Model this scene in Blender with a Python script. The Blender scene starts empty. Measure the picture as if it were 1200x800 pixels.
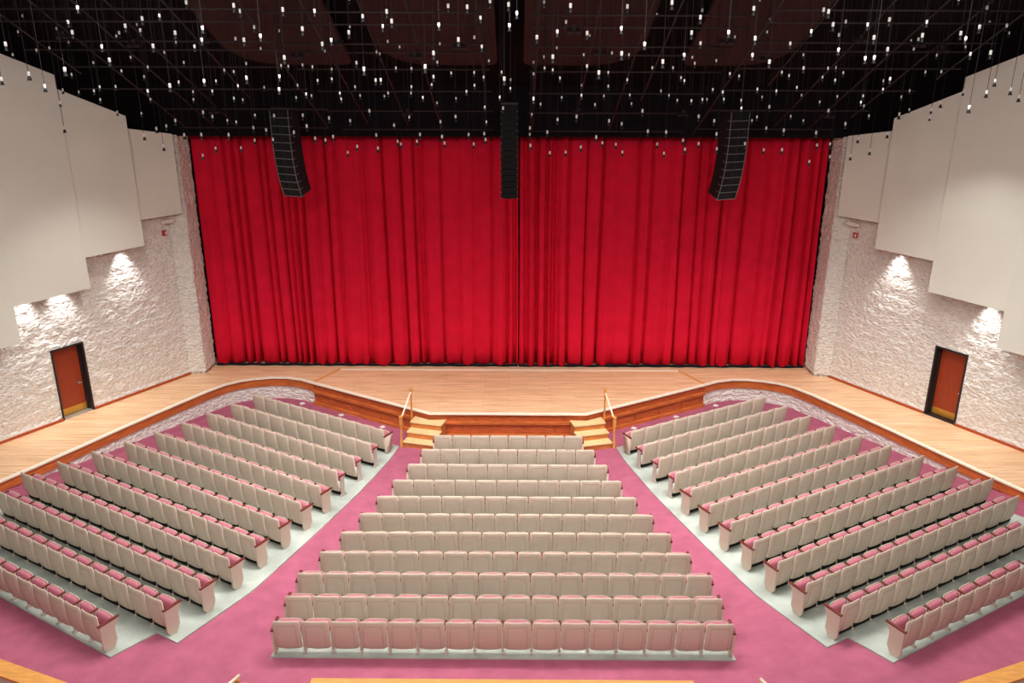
import bpy, math, random
from mathutils import Vector, Matrix, noise

# ------------------------------------------------------------------ camera, world, lights, exposure
SC = bpy.context.scene
COL = SC.collection
cd = bpy.data.cameras.new('camera'); cam = bpy.data.objects.new('camera', cd); COL.objects.link(cam)
cd.sensor_width = 36.0; cd.lens = 972.1 * 36.0 / 1200.0; cd.clip_end = 200
PITCH, YAW, ROLL = math.radians(19.2506), math.radians(-0.3669), math.radians(-0.1405)
_f = Vector((math.sin(YAW) * math.cos(PITCH), math.cos(YAW) * math.cos(PITCH), -math.sin(PITCH)))
_r = Vector((math.cos(YAW), -math.sin(YAW), 0)); _d = _f.cross(_r)
_R = _r * math.cos(ROLL) + _d * math.sin(ROLL); _D = _d * math.cos(ROLL) - _r * math.sin(ROLL)
mw = Matrix(((_R.x, -_D.x, -_f.x, 0.274), (_R.y, -_D.y, -_f.y, 0.0), (_R.z, -_D.z, -_f.z, 11.5), (0, 0, 0, 1)))
cam.matrix_world = mw
SC.camera = cam

w = bpy.data.worlds.new('world'); SC.world = w; w.use_nodes = True
w.node_tree.nodes['Background'].inputs[0].default_value = (1.0, 0.95, 0.9, 1)
w.node_tree.nodes['Background'].inputs[1].default_value = 0.05

def area(name, loc, target, sx, sy, power, col=(1, 0.95, 0.90), spread=180):
    ld = bpy.data.lights.new(name, 'AREA'); ld.shape = 'RECTANGLE'; ld.size = sx; ld.size_y = sy
    ld.energy = power; ld.color = col; ld.spread = math.radians(spread)
    o = bpy.data.objects.new(name, ld); COL.objects.link(o); o.location = loc
    o.rotation_euler = (Vector(target) - Vector(loc)).to_track_quat('-Z', 'Y').to_euler()
    return o
area('fill_light_front', (0, 17.6, 12.75), (0, 18.2, 0), 19, 1.6, 1000, spread=110)  # added area fill out of view, standing in for the many pendants
area('fill_light_middle', (0, 12.0, 13.6), (0, 13.5, 0), 22, 4.0, 480, spread=150)  # second added fill, overhead and unseen
area('fill_light_rear', (0, 1.0, 15.3), (0, 17.0, 1), 22, 4.0, 2150)  # unseen camera-side fill, added to brighten seat backs and wall panels

vs = SC.view_settings
vs.view_transform = 'Standard'; vs.look = 'None'; vs.exposure = 0.15; vs.gamma = 1.0; vs.use_curve_mapping = False

# ------------------------------------------------------------------ helpers
def lin(c):
    c = [x / 255.0 for x in c]
    return tuple((x / 12.92 if x <= 0.04045 else ((x + 0.055) / 1.055) ** 2.4) for x in c) + (1.0,)

def mat(name, rgb, rough=0.6, spec=0.3, metal=0.0, var=0.0, vscale=8.0, bump=0.0, bscale=40.0, stretch=(1, 1, 1), rgb2=None, emit=0.0, detail=3.0, bdist=0.02):
    m = bpy.data.materials.new(name); m.use_nodes = True; nt = m.node_tree; b = nt.nodes['Principled BSDF']
    b.inputs['Base Color'].default_value = lin(rgb); b.inputs['Roughness'].default_value = rough
    b.inputs['Specular IOR Level'].default_value = spec; b.inputs['Metallic'].default_value = metal
    if var > 0 or bump > 0 or rgb2:
        tc = nt.nodes.new('ShaderNodeTexCoord'); mp = nt.nodes.new('ShaderNodeMapping')
        mp.inputs['Scale'].default_value = stretch; nt.links.new(tc.outputs['Object'], mp.inputs['Vector'])
    if var > 0 or rgb2:
        n = nt.nodes.new('ShaderNodeTexNoise'); n.inputs['Scale'].default_value = vscale; n.inputs['Detail'].default_value = detail
        nt.links.new(mp.outputs[0], n.inputs['Vector'])
        rp = nt.nodes.new('ShaderNodeValToRGB'); c = lin(rgb)
        if rgb2: c2 = lin(rgb2)
        else: c2 = tuple(x * (1 - var) for x in c[:3]) + (1,); c = tuple(min(1, x * (1 + var * 0.6)) for x in c[:3]) + (1,)
        rp.color_ramp.elements[0].color = c2; rp.color_ramp.elements[1].color = c
        rp.color_ramp.elements[0].position = 0.32; rp.color_ramp.elements[1].position = 0.68
        nt.links.new(n.outputs['Fac'], rp.inputs[0]); nt.links.new(rp.outputs[0], b.inputs['Base Color'])
    if bump > 0:
        n2 = nt.nodes.new('ShaderNodeTexNoise'); n2.inputs['Scale'].default_value = bscale; n2.inputs['Detail'].default_value = 6
        nt.links.new(mp.outputs[0], n2.inputs['Vector'])
        bp = nt.nodes.new('ShaderNodeBump'); bp.inputs['Strength'].default_value = bump; bp.inputs['Distance'].default_value = bdist
        nt.links.new(n2.outputs['Fac'], bp.inputs['Height']); nt.links.new(bp.outputs[0], b.inputs['Normal'])
    if emit > 0:
        b.inputs['Emission Color'].default_value = lin(rgb); b.inputs['Emission Strength'].default_value = emit
        m.cycles.emission_sampling = 'NONE'
    return m

def plank_mat(name, c1, c2, cm, scale):
    m = bpy.data.materials.new(name); m.use_nodes = True; nt = m.node_tree; b = nt.nodes['Principled BSDF']
    tc = nt.nodes.new('ShaderNodeTexCoord')
    br = nt.nodes.new('ShaderNodeTexBrick'); br.offset = 0.37; br.inputs['Scale'].default_value = scale
    br.inputs['Color1'].default_value = lin(c1); br.inputs['Color2'].default_value = lin(c2); br.inputs['Mortar'].default_value = lin(cm)
    br.inputs['Mortar Size'].default_value = 0.004; br.inputs['Brick Width'].default_value = 2.2; br.inputs['Row Height'].default_value = 0.1
    nt.links.new(tc.outputs['Object'], br.inputs['Vector'])
    mp = nt.nodes.new('ShaderNodeMapping'); mp.inputs['Scale'].default_value = (1.1, 26, 1); nt.links.new(tc.outputs['Object'], mp.inputs['Vector'])
    n = nt.nodes.new('ShaderNodeTexNoise'); n.inputs['Scale'].default_value = 1.0; n.inputs['Detail'].default_value = 6; nt.links.new(mp.outputs[0], n.inputs['Vector'])
    mx = nt.nodes.new('ShaderNodeMixRGB'); mx.blend_type = 'MULTIPLY'; mx.inputs[0].default_value = 1.0
    rp = nt.nodes.new('ShaderNodeValToRGB'); rp.color_ramp.elements[0].color = (0.80, 0.74, 0.70, 1); rp.color_ramp.elements[1].color = (1.1, 1.1, 1.1, 1)
    rp.color_ramp.elements[0].position = 0.34; rp.color_ramp.elements[1].position = 0.62
    nt.links.new(n.outputs['Fac'], rp.inputs[0]); nt.links.new(br.outputs['Color'], mx.inputs[1]); nt.links.new(rp.outputs[0], mx.inputs[2])
    nt.links.new(mx.outputs[0], b.inputs['Base Color']); b.inputs['Roughness'].default_value = 0.35; b.inputs['Specular IOR Level'].default_value = 0.4
    return m

M = {}
M['carpet'] = mat('pink_carpet', (172, 95, 119), 0.95, 0.08, var=0.12, vscale=3.0, bump=0.35, bscale=90, detail=8)
M['concrete'] = mat('polished_concrete', (182, 192, 184), 0.3, 0.4, var=0.25, vscale=1.6, bump=0.05, bscale=20, detail=7)
M['stage_floor'] = plank_mat('stage_planks', (250, 212, 172), (238, 194, 150), (190, 140, 100), 1.0)
M['stone'] = mat('split_face_block', (250, 243, 236), 0.92, 0.1, var=0.14, vscale=9, bump=1.0, bscale=8.5, detail=8, bdist=0.12, stretch=(1, 1, 1.6))
M['smooth_block'] = mat('smooth_block', (214, 190, 178), 0.9, 0.1, var=0.06, vscale=4)
M['panel'] = mat('acoustic_panel_paint', (240, 240, 228), 0.8, 0.15, var=0.03, vscale=0.7)
M['wood'] = mat('cherry_wood', (206, 112, 58), 0.35, 0.4, var=0.3, vscale=1.2, stretch=(2, 2, 16), detail=6)
M['wood2'] = mat('cherry_wood_panel', (194, 98, 52), 0.4, 0.4, var=0.28, vscale=1.4, stretch=(3, 3, 14), detail=6)
M['maple'] = mat('maple_nosing', (255, 244, 222), 0.4, 0.4, var=0.06, vscale=6)
M['oak'] = mat('oak', (226, 160, 84), 0.4, 0.4, var=0.15, vscale=2.5, stretch=(2, 8, 2))
M['step_wood'] = mat('step_tread_wood', (238, 204, 152), 0.4, 0.4, var=0.12, vscale=3, stretch=(2, 12, 2))
M['step_riser'] = mat('step_riser_wood', (204, 130, 70), 0.4, 0.4, var=0.2, vscale=3, stretch=(2, 2, 10))
M['brass'] = mat('brass', (214, 160, 70), 0.35, 0.5, metal=0.6)
M['rail_white'] = mat('pale_handrail', (255, 244, 222), 0.35, 0.4)
M['curtain'] = mat('red_velvet', (222, 28, 58), 0.9, 0.06, var=0.08, vscale=2.0, bump=0.1, bscale=60)
M['black'] = mat('matt_black_paint', (16, 13, 14), 0.9, 0.1)
M['black_soft'] = mat('black_curtain_cloth', (26, 22, 26), 0.9, 0.1, var=0.2, vscale=6)
M['cloud'] = mat('dark_brown_panel', (64, 43, 43), 0.85, 0.1, var=0.08, vscale=1)
M['pipe'] = mat('dark_steel_pipe', (50, 41, 43), 0.6, 0.3)
M['speaker'] = mat('speaker_black', (20, 20, 24), 0.6, 0.3)
M['speaker_edge'] = mat('speaker_edge_grey', (120, 120, 126), 0.5, 0.4)
M['grille'] = mat('speaker_grille', (14, 14, 17), 0.7, 0.3, bump=0.4, bscale=120)
M['socket'] = mat('white_porcelain', (252, 250, 246), 0.4, 0.4)
M['shade'] = mat('black_lamp_shade', (14, 16, 18), 0.3, 0.5)
M['lens'] = mat('lit_lamp_lens', (226, 246, 244), 0.3, 0.4, emit=2.0)
M['cord'] = mat('lamp_cord', (40, 34, 36), 0.7, 0.2)
M['shell'] = mat('beige_seat_shell', (208, 191, 174), 0.5, 0.35, var=0.03, vscale=5)
M['seam'] = mat('seat_seam', (172, 148, 134), 0.7, 0.2)
M['fabric'] = mat('pink_seat_fabric', (190, 118, 134), 0.95, 0.1, var=0.1, vscale=30)
M['arm'] = mat('armrest_wood', (112, 50, 40), 0.25, 0.6)
M['leg'] = mat('beige_steel', (196, 184, 174), 0.5, 0.4)
M['door'] = mat('red_brown_door', (160, 62, 34), 0.35, 0.4, var=0.1, vscale=3, stretch=(4, 4, 1))
M['frame'] = mat('black_door_frame', (40, 34, 36), 0.5, 0.4)
M['steel'] = mat('satin_steel', (210, 210, 206), 0.3, 0.5, metal=0.6)
M['red_plastic'] = mat('red_plastic', (190, 20, 30), 0.4, 0.5)
M['white_plastic'] = mat('white_plastic', (240, 236, 226), 0.5, 0.4)
M['baseboard'] = mat('baseboard_wood', (176, 84, 50), 0.5, 0.3)
M['lining'] = mat('curtain_lining', (26, 28, 40), 0.9, 0.1)
M['under'] = mat('shadow_bar_dark', (24, 22, 20), 0.8, 0.2)  # near-black for the added bars that stand in for under-seat shade
M['flood'] = mat('dark_flood_housing', (48, 36, 38), 0.7, 0.2)
M['cream'] = mat('cream_plaster', (222, 208, 182), 0.8, 0.2)

def link(o, parent=None):
    COL.objects.link(o)
    if parent is not None: o.parent = parent
    return o
def mesh(name, v, f, m=None, smooth=False):
    me = bpy.data.meshes.new(name); me.from_pydata([tuple(p) for p in v], [], f); me.validate(); me.update()
    if m is not None: me.materials.append(m)
    if smooth: me.polygons.foreach_set('use_smooth', [True] * len(me.polygons))
    return me
def ob(name, me, parent=None):
    return link(bpy.data.objects.new(name, me), parent)
def structure(o): o['kind'] = 'structure'; return o
def thing(o, label, cat, group=None):
    o['label'] = label; o['category'] = cat
    if group: o['group'] = group
    return o
def empty(name, loc=(0, 0, 0), rz=0.0):
    o = bpy.data.objects.new(name, None); o.empty_display_size = 0.1; COL.objects.link(o)
    o.location = loc; o.rotation_euler = (0, 0, rz); return o
BOXF = [(0, 3, 2, 1), (4, 5, 6, 7), (0, 1, 5, 4), (1, 2, 6, 5), (2, 3, 7, 6), (3, 0, 4, 7)]
def box_v(x0, x1, y0, y1, z0, z1):
    return [(x0, y0, z0), (x1, y0, z0), (x1, y1, z0), (x0, y1, z0), (x0, y0, z1), (x1, y0, z1), (x1, y1, z1), (x0, y1, z1)]
class MB:
    def __init__(s): s.v = []; s.f = []
    def add(s, v, f):
        k = len(s.v); s.v += [tuple(p) for p in v]; s.f += [tuple(i + k for i in q) for q in f]; return s
    def box(s, *a): return s.add(box_v(*a), BOXF)
    def prism(s, pts, z0, z1):
        """horizontal outline pts (ccw) extruded between z0 and z1 (numbers or per-point lists)"""
        n = len(pts); a = [z0] * n if not hasattr(z0, '__len__') else z0; b = [z1] * n if not hasattr(z1, '__len__') else z1
        v = [(p[0], p[1], a[i]) for i, p in enumerate(pts)] + [(p[0], p[1], b[i]) for i, p in enumerate(pts)]
        f = [tuple(reversed(range(n))), tuple(range(n, 2 * n))] + [(i, (i + 1) % n, n + (i + 1) % n, n + i) for i in range(n)]
        return s.add(v, f)
    def tube(s, p0, p1, r, n=8, r1=None):
        p0 = Vector(p0); p1 = Vector(p1); d = (p1 - p0).normalized(); a = d.orthogonal().normalized(); b = d.cross(a)
        r1 = r if r1 is None else r1; v = []
        for p, rr in ((p0, r), (p1, r1)):
            for i in range(n):
                t = 2 * math.pi * i / n; v.append(p + (a * math.cos(t) + b * math.sin(t)) * rr)
        f = [tuple(reversed(range(n))), tuple(range(n, 2 * n))] + [(i, (i + 1) % n, n + (i + 1) % n, n + i) for i in range(n)]
        return s.add(v, f)
    def lathe(s, prof, n=12):
        v = []; f = []
        for r, z in prof:
            for i in range(n):
                t = 2 * math.pi * i / n; v.append((r * math.cos(t), r * math.sin(t), z))
        for k in range(len(prof) - 1):
            for i in range(n):
                j = (i + 1) % n; f.append((k * n + i, k * n + j, (k + 1) * n + j, (k + 1) * n + i))
        f.append(tuple(reversed(range(n)))); f.append(tuple(range((len(prof) - 1) * n, len(prof) * n)))
        return s.add(v, f)
    def mesh(s, name, m=None, smooth=False): return mesh(name, s.v, s.f, m, smooth)
    def ob(s, name, m=None, parent=None, smooth=False): return ob(name, s.mesh(name, m, smooth), parent)
def offset_poly(pts, d):
    """offset an open xy polyline to its left by d"""
    out = []
    for i, p in enumerate(pts):
        a = Vector(pts[max(0, i - 1)]); b = Vector(pts[min(len(pts) - 1, i + 1)]); t = (b - a).normalized()
        out.append((p[0] - t.y * d, p[1] + t.x * d))
    return out
def strip(mb, A, B, z0, z1):
    """band between polylines A and B from height z0 to z1"""
    n = len(A)
    v = [(p[0], p[1], z0) for p in A] + [(p[0], p[1], z0) for p in B] + [(p[0], p[1], z1) for p in A] + [(p[0], p[1], z1) for p in B]
    f = []
    for i in range(n - 1):
        f += [(2 * n + i, 2 * n + i + 1, 3 * n + i + 1, 3 * n + i), (i, n + i, n + i + 1, i + 1), (i, i + 1, 2 * n + i + 1, 2 * n + i), (n + i, 3 * n + i, 3 * n + i + 1, n + i + 1)]
    f += [(0, 2 * n, 3 * n, n), (n - 1, 2 * n - 1, 4 * n - 1, 3 * n - 1)]
    return mb.add(v, f)
def smoothstep(t): t = max(0.0, min(1.0, t)); return t * t * (3 - 2 * t)

# ------------------------------------------------------------------ layout of the hall (metres; y towards the stage, z = 0 in front of it)
STAGE = 0.8
PHI = math.radians(29.8)
UX, UY = math.cos(PHI), -math.sin(PHI)           # along a side row towards the centre aisle (house left)
NX, NY = -math.sin(PHI), -math.cos(PHI)          # away from the stage
CR_Y0, CR_DY = 22.095, 0.905                     # centre rows
CR_N = [8, 9, 10, 11, 12, 13, 14, 15, 16, 16, 16]
CR_W = 0.55
SR_D0, SR_DD = 3.209, 0.936                      # side rows
SR_IN = [-2.43, -2.16, -1.98, -1.77, -1.49, -1.27, -1.06, -0.85, -0.61, -0.40, -0.31, -0.78]
SR_OUT = [-7.94, -7.95, -7.96, -7.97, -7.99, -8.04, -8.12, -8.19, -8.22, -8.22, -8.25, -4.85]
SR_N = [10, 10, 12, 12, 13, 13, 14, 14, 15, 15, 15, 8]
def zc(i): i = max(0.0, min(11.5, i)); return max(0.0, -0.015 * i + 0.006 * i * i)
def zs(i): i = max(0.0, min(12.5, i)); return 0.023 * i + 0.005 * i * i if i < 11 else 0.858 + 0.06 * (i - 11)
def lerp_list(L, i):
    i = max(0.0, min(len(L) - 1.0, i)); k = min(len(L) - 2, int(i)); t = i - k; return L[k] * (1 - t) + L[k + 1] * t
def side_xy(i, t, side):
    """point on side row i at t; side -1 house left, +1 house right"""
    d = SR_D0 + SR_DD * i
    return (-side * (NX * d + UX * t), 24.0 + NY * d + UY * t)
def side_it(x, y):
    x = -abs(x); rx, ry = x, y - 24.0
    return ((NX * rx + NY * ry) - SR_D0) / SR_DD, UX * rx + UY * ry
def floor_z(x, y):
    ic = (CR_Y0 - y) / CR_DY; is_, t = side_it(x, y)
    xc = lerp_list(CR_N, ic) * CR_W / 2 + 0.15
    tin = lerp_list(SR_IN[:11], is_) + 0.5
    dside = tin - t                       # >0 inside the side block
    g = abs(x) - xc                       # >0 outside the centre block
    if g <= 0: k = 0.0
    elif dside >= 0: k = 1.0
    else: k = g / (g - dside)
    k = smoothstep(k)
    return zc(ic) * (1 - k) + zs(is_) * k

# walls: line from P0, s runs towards the stage, off = distance into the hall
WA = math.radians(31.8); P0 = (14.66, 21.42); WD = (-math.sin(WA), math.cos(WA)); WN = (-math.cos(WA), -math.sin(WA))
def wall_xy(s, off, side): return (side * (P0[0] + WD[0] * s + WN[0] * off), P0[1] + WD[1] * s + WN[1] * off)
WALK = [(16.6, 13.3), (15.0, 16.2), (13.37, 19.2), (12.8, 20.23), (12.2, 21.4), (11.55, 22.7), (10.8, 24.1), (10.06, 25.44), (9.63, 26.08), (9.22, 26.42), (8.8, 26.6), (8.25, 26.74), (7.7, 26.74), (7.15, 26.56), (6.70, 26.27)]
def zceil(y): return 10.55 + 0.42 * (27 - max(y, 13.5))
HOUSE = {-1: 'house-left', 1: 'house-right'}
ORD = 'first second third fourth fifth sixth seventh eighth ninth tenth eleventh twelfth thirteenth fourteenth fifteenth sixteenth'.split()

# ------------------------------------------------------------------ structure: floors
def build_floor():
    nx, ny = 170, 110; x0, x1, y0, y1 = -17.5, 17.5, 7.5, 27.6
    v = []; f = []
    for j in range(ny + 1):
        for i in range(nx + 1):
            x = x0 + (x1 - x0) * i / nx; y = y0 + (y1 - y0) * j / ny; v.append((x, y, floor_z(x, y)))
    for j in range(ny):
        for i in range(nx): a = j * (nx + 1) + i; f.append((a, a + 1, a + nx + 2, a + nx + 1))
    o = structure(ob('floor', mesh('floor', v, f, M['carpet'], True)))
    o['label'] = 'pink carpet sloping down to the stage'
build_floor()

EDGE = [(-0.75, -2.42), (0, -2.16), (2.3, -1.55), (4.9, -0.95), (7.7, -0.28), (10, 0.0)]
def edge_t(i):
    for (a, u), (b, v) in zip(EDGE[:-1], EDGE[1:]):
        if i <= b: return u + (v - u) * (i - a) / (b - a)
    return 0.0
def slab(name, cols, label):
    """cols: list of rows of (x,y); a thin concrete sheet lying on the sloping floor"""
    n = len(cols[0]); v = []; f = []
    for row in cols:
        for (x, y) in row: v.append((x, y, floor_z(x, y) + 0.03))
    k = len(v)
    for row in cols:
        for (x, y) in row: v.append((x, y, floor_z(x, y) - 0.03))
    m = len(cols)
    for j in range(m - 1):
        for i in range(n - 1):
            a = j * n + i; f.append((a, a + 1, a + n + 1, a + n))
    rim = [i for i in range(n)] + [j * n + n - 1 for j in range(1, m)] + [(m - 1) * n + i for i in range(n - 2, -1, -1)] + [j * n for j in range(m - 2, 0, -1)]
    for q in range(len(rim)):
        a, b = rim[q], rim[(q + 1) % len(rim)]; f.append((a, k + a, k + b, b))
    o = structure(ob(name, mesh(name, v, f, M['concrete']))); o['label'] = label
cols = []
for j in range(45):
    i = -0.9 + j * (10 + 0.9 - 0.02) / 44.0
    h = lerp_list(CR_N, math.ceil(max(0, i) - 0.35)) * CR_W / 2 + 0.08
    cols.append([(0.03 + h * (-1 + 2 * q / 24.0), CR_Y0 - CR_DY * i) for q in range(25)])
slab('floor_concrete', cols, 'grey concrete under the centre seats')
for side in (-1, 1):
    cols = []
    for j in range(50):
        i = -0.75 + j * (9.98 + 0.75) / 49.0
        ti = edge_t(i); to = lerp_list(SR_OUT[:11], i) - (0.0 if i < 9 else (i - 9) * 0.6)
        cols.append([side_xy(i, to + (ti - to) * q / 30.0, side) for q in range(31)])
    slab('floor_concrete', cols, 'pale concrete under the %s seats' % HOUSE[side])
    cols = []
    for j in range(12):
        i = 9.9 + j * 1.14 / 11.0
        cols.append([side_xy(i, -10.0 + (-0.59 + 10.0) * q / 24.0, side) for q in range(25)])
    slab('floor_concrete', cols, 'pale concrete strip under the last %s row' % HOUSE[side])

# ------------------------------------------------------------------ structure: stage
APR = [(2.456, 23.777), (6.70, 26.27)]
edge_r = WALK + [APR[0]]
edge = edge_r + [(-x, y) for x, y in reversed(edge_r)]                      # whole front edge, house right to left
back = [(-18.6, 15.05)] + [wall_xy(s, -0.3, -1) for s in (0, 6.6)] + [(-10.6, 29.0), (10.6, 29.0)] + [wall_xy(s, -0.3, 1) for s in (6.6, 0)] + [(18.6, 15.05)]
mb = MB(); poly = list(reversed(edge)) if False else edge
pts = edge + back
mb.prism(pts, STAGE - 0.06, STAGE)
o = structure(mb.ob('floor_stage', M['stage_floor'])); o['label'] = 'blond wooden plank stage floor and side walkways'
def trim(n, mb, m, label):
    o = structure(mb.ob('trim_%d' % n, m)); o['label'] = label; return o
A = offset_poly(edge, 0.05); B = offset_poly(edge, -0.07)
mb = MB(); strip(mb, A, B, STAGE - 0.03, STAGE + 0.012); trim(1, mb, M['maple'], 'pale nosing along the stage edge')
tn = 2
for side in (-1, 1):
    wk = [(side * x, y) for x, y in WALK]
    s_ = 1 if side > 0 else -1
    # fascia board with the stone wall set back below it (side +1 polyline runs with the hall on its right)
    a = offset_poly(wk, 0.0 * s_); b = offset_poly(wk, -0.06 * s_)
    mb = MB(); strip(mb, a, b, STAGE - 0.31, STAGE - 0.03); trim(tn, mb, M['wood'], 'cherry wood fascia along the %s walkway' % HOUSE[side]); tn += 1
    # finely divided polyline for the stone
    fine = []
    for q in range(len(wk) - 1):
        L = math.hypot(wk[q + 1][0] - wk[q][0], wk[q + 1][1] - wk[q][1]); m = max(2, int(L / 0.06))
        for r in range(m): fine.append((wk[q][0] + (wk[q + 1][0] - wk[q][0]) * r / m, wk[q][1] + (wk[q + 1][1] - wk[q][1]) * r / m))
    fine.append(wk[-1]); fine = offset_poly(fine, -0.05 * s_); nr = offset_poly(fine, 1.0 * s_)
    v = []; f = []; nz = 14; n = len(fine)
    for j in range(nz + 1):
        z = -0.05 + (STAGE - 0.30 + 0.05) * j / nz
        for q, p in enumerate(fine):
            nn = Vector((p[0] - nr[q][0], p[1] - nr[q][1])) ; d = 0.03 * noise.noise(Vector((p[0] * 5, p[1] * 5, z * 9))) + 0.02 * noise.noise(Vector((p[0] * 13, p[1] * 13, z * 16)))
            v.append((p[0] + nn.x * d, p[1] + nn.y * d, z))
    for j in range(nz):
        for q in range(n - 1): a_ = j * n + q; f.append((a_, a_ + 1, a_ + n + 1, a_ + n))
    o = structure(ob('wall_walkway_%s' % ('left' if side < 0 else 'right'), mesh('wall_walkway', v, f, M['stone'], True))); o['label'] = 'rough stone wall under the %s walkway edge' % HOUSE[side]
    # inlay strips on the stage floor
    mb = MB(); d = Vector((side * (6.70 - 6.009), 26.27 - 27.587)).normalized(); nrm = Vector((-d.y, d.x)) * 0.05
    a0 = Vector((side * 6.009, 27.587)); a1 = Vector((side * 6.70, 26.30))
    q = [a0 - nrm, a1 - nrm, a1 + nrm, a0 + nrm]
    mb.prism([(p.x, p.y) for p in q], STAGE, STAGE + 0.008); trim(tn, mb, M['oak'], 'brass-coloured strip across the stage floor, %s' % HOUSE[side]); tn += 1
mb = MB(); mb.box(-6.01, 6.01, 27.50, 27.60, STAGE, STAGE + 0.01); trim(tn, mb, M['maple'], 'pale strip across the stage in front of the curtain'); tn += 1

# stage front: three faces of framed cherry panels
front = empty('stage_front', (0, 24, 0)); front['kind'] = 'structure'; front['label'] = 'panelled cherry wood stage front'
def face(pa, pb, npan):
    pa = Vector(pa); pb = Vector(pb); L = (pb - pa).length; u = (pb - pa) / L; n = Vector((u.y, -u.x))   # n towards the hall
    if n.y > 0: n = -n
    def bar(name, s0, s1, z0, z1, d0, d1, m):
        q = [pa + u * s0 + n * d0, pa + u * s1 + n * d0, pa + u * s1 + n * d1, pa + u * s0 + n * d1]
        v = [(p.x, p.y - 24, z0) for p in q] + [(p.x, p.y - 24, z1) for p in q]
        return ob(name, mesh(name, v, BOXF, m), front)
    bar('backing', 0, L, -0.05, STAGE - 0.07, -0.12, -0.06, M['wood2'])
    bar('top_board', 0, L, STAGE - 0.27, STAGE - 0.03, -0.06, -0.02, M['wood2'])
    bar('rail', 0, L, STAGE - 0.36, STAGE - 0.27, -0.06, 0.05, M['wood'])
    bar('base_rail', 0, L, -0.02, 0.11, -0.06, 0.06, M['wood'])
    for k in range(npan):
        s0 = L * k / npan + 0.012; s1 = L * (k + 1) / npan - 0.012
        bar('panel', s0, s1, 0.12, STAGE - 0.36, -0.06, -0.02, M['wood2'])
face((-2.456, 23.777), (2.456, 23.777), 5)
face((2.456, 23.777), (6.70, 26.27), 5)
face((-6.70, 26.27), (-2.456, 23.777), 5)

# ------------------------------------------------------------------ structure: walls, doors, ceiling
DS0, DS1, DH = 1.97, 3.0, 2.27
def rough_wall(name, side, s0, s1, z0, z1, hole, label):
    st = 0.055; ns = int((s1 - s0) / st); nz = int((z1 - z0) / st); v = []; f = []
    for j in range(nz + 1):
        z = z0 + (z1 - z0) * j / nz
        for i in range(ns + 1):
            s = s0 + (s1 - s0) * i / ns
            if hole:
                for e in (DS0, DS1):
                    if abs(s - e) < st / 2: s = e
                zz = z
            course = math.floor((z - STAGE) / 0.2); row = (z - STAGE) / 0.2 - course
            off = 0.016 * noise.noise(Vector((s * 6 + side * 9, z * 8.0, side * 3))) + 0.018 * noise.noise(Vector((s * 11, z * 14, 4.0))) + 0.012 * noise.noise(Vector((s * 21, z * 24, 1)))
            blk = math.floor(s / 0.4 + 0.5 * (course % 2)); off += 0.012 * (noise.cell(Vector((blk * 1.7 + 0.3, course * 1.3 + 0.2, side))) - 0.5)
            if row < 0.14 : off -= 0.012
            if z < STAGE + 0.16: off = 0.02
            if hole and DS0 - 0.03 < s < DS1 + 0.03 and z < STAGE + DH + 0.03: off = 0.0
            x, y = wall_xy(s, off, side); v.append((x, y, z))
    for j in range(nz):
        zc_ = z0 + (z1 - z0) * (j + 0.5) / nz
        for i in range(ns):
            sc = s0 + (s1 - s0) * (i + 0.5) / ns
            if hole and DS0 < sc < DS1 and zc_ < STAGE + DH: continue
            a = j * (ns + 1) + i; q = (a, a + 1, a + ns + 2, a + ns + 1); f.append(q if side < 0 else tuple(reversed(q)))
    o = structure(ob(name, mesh(name, v, f, M['stone'], True))); o['label'] = label
    return o
WL = {-1: 'left', 1: 'right'}
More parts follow.
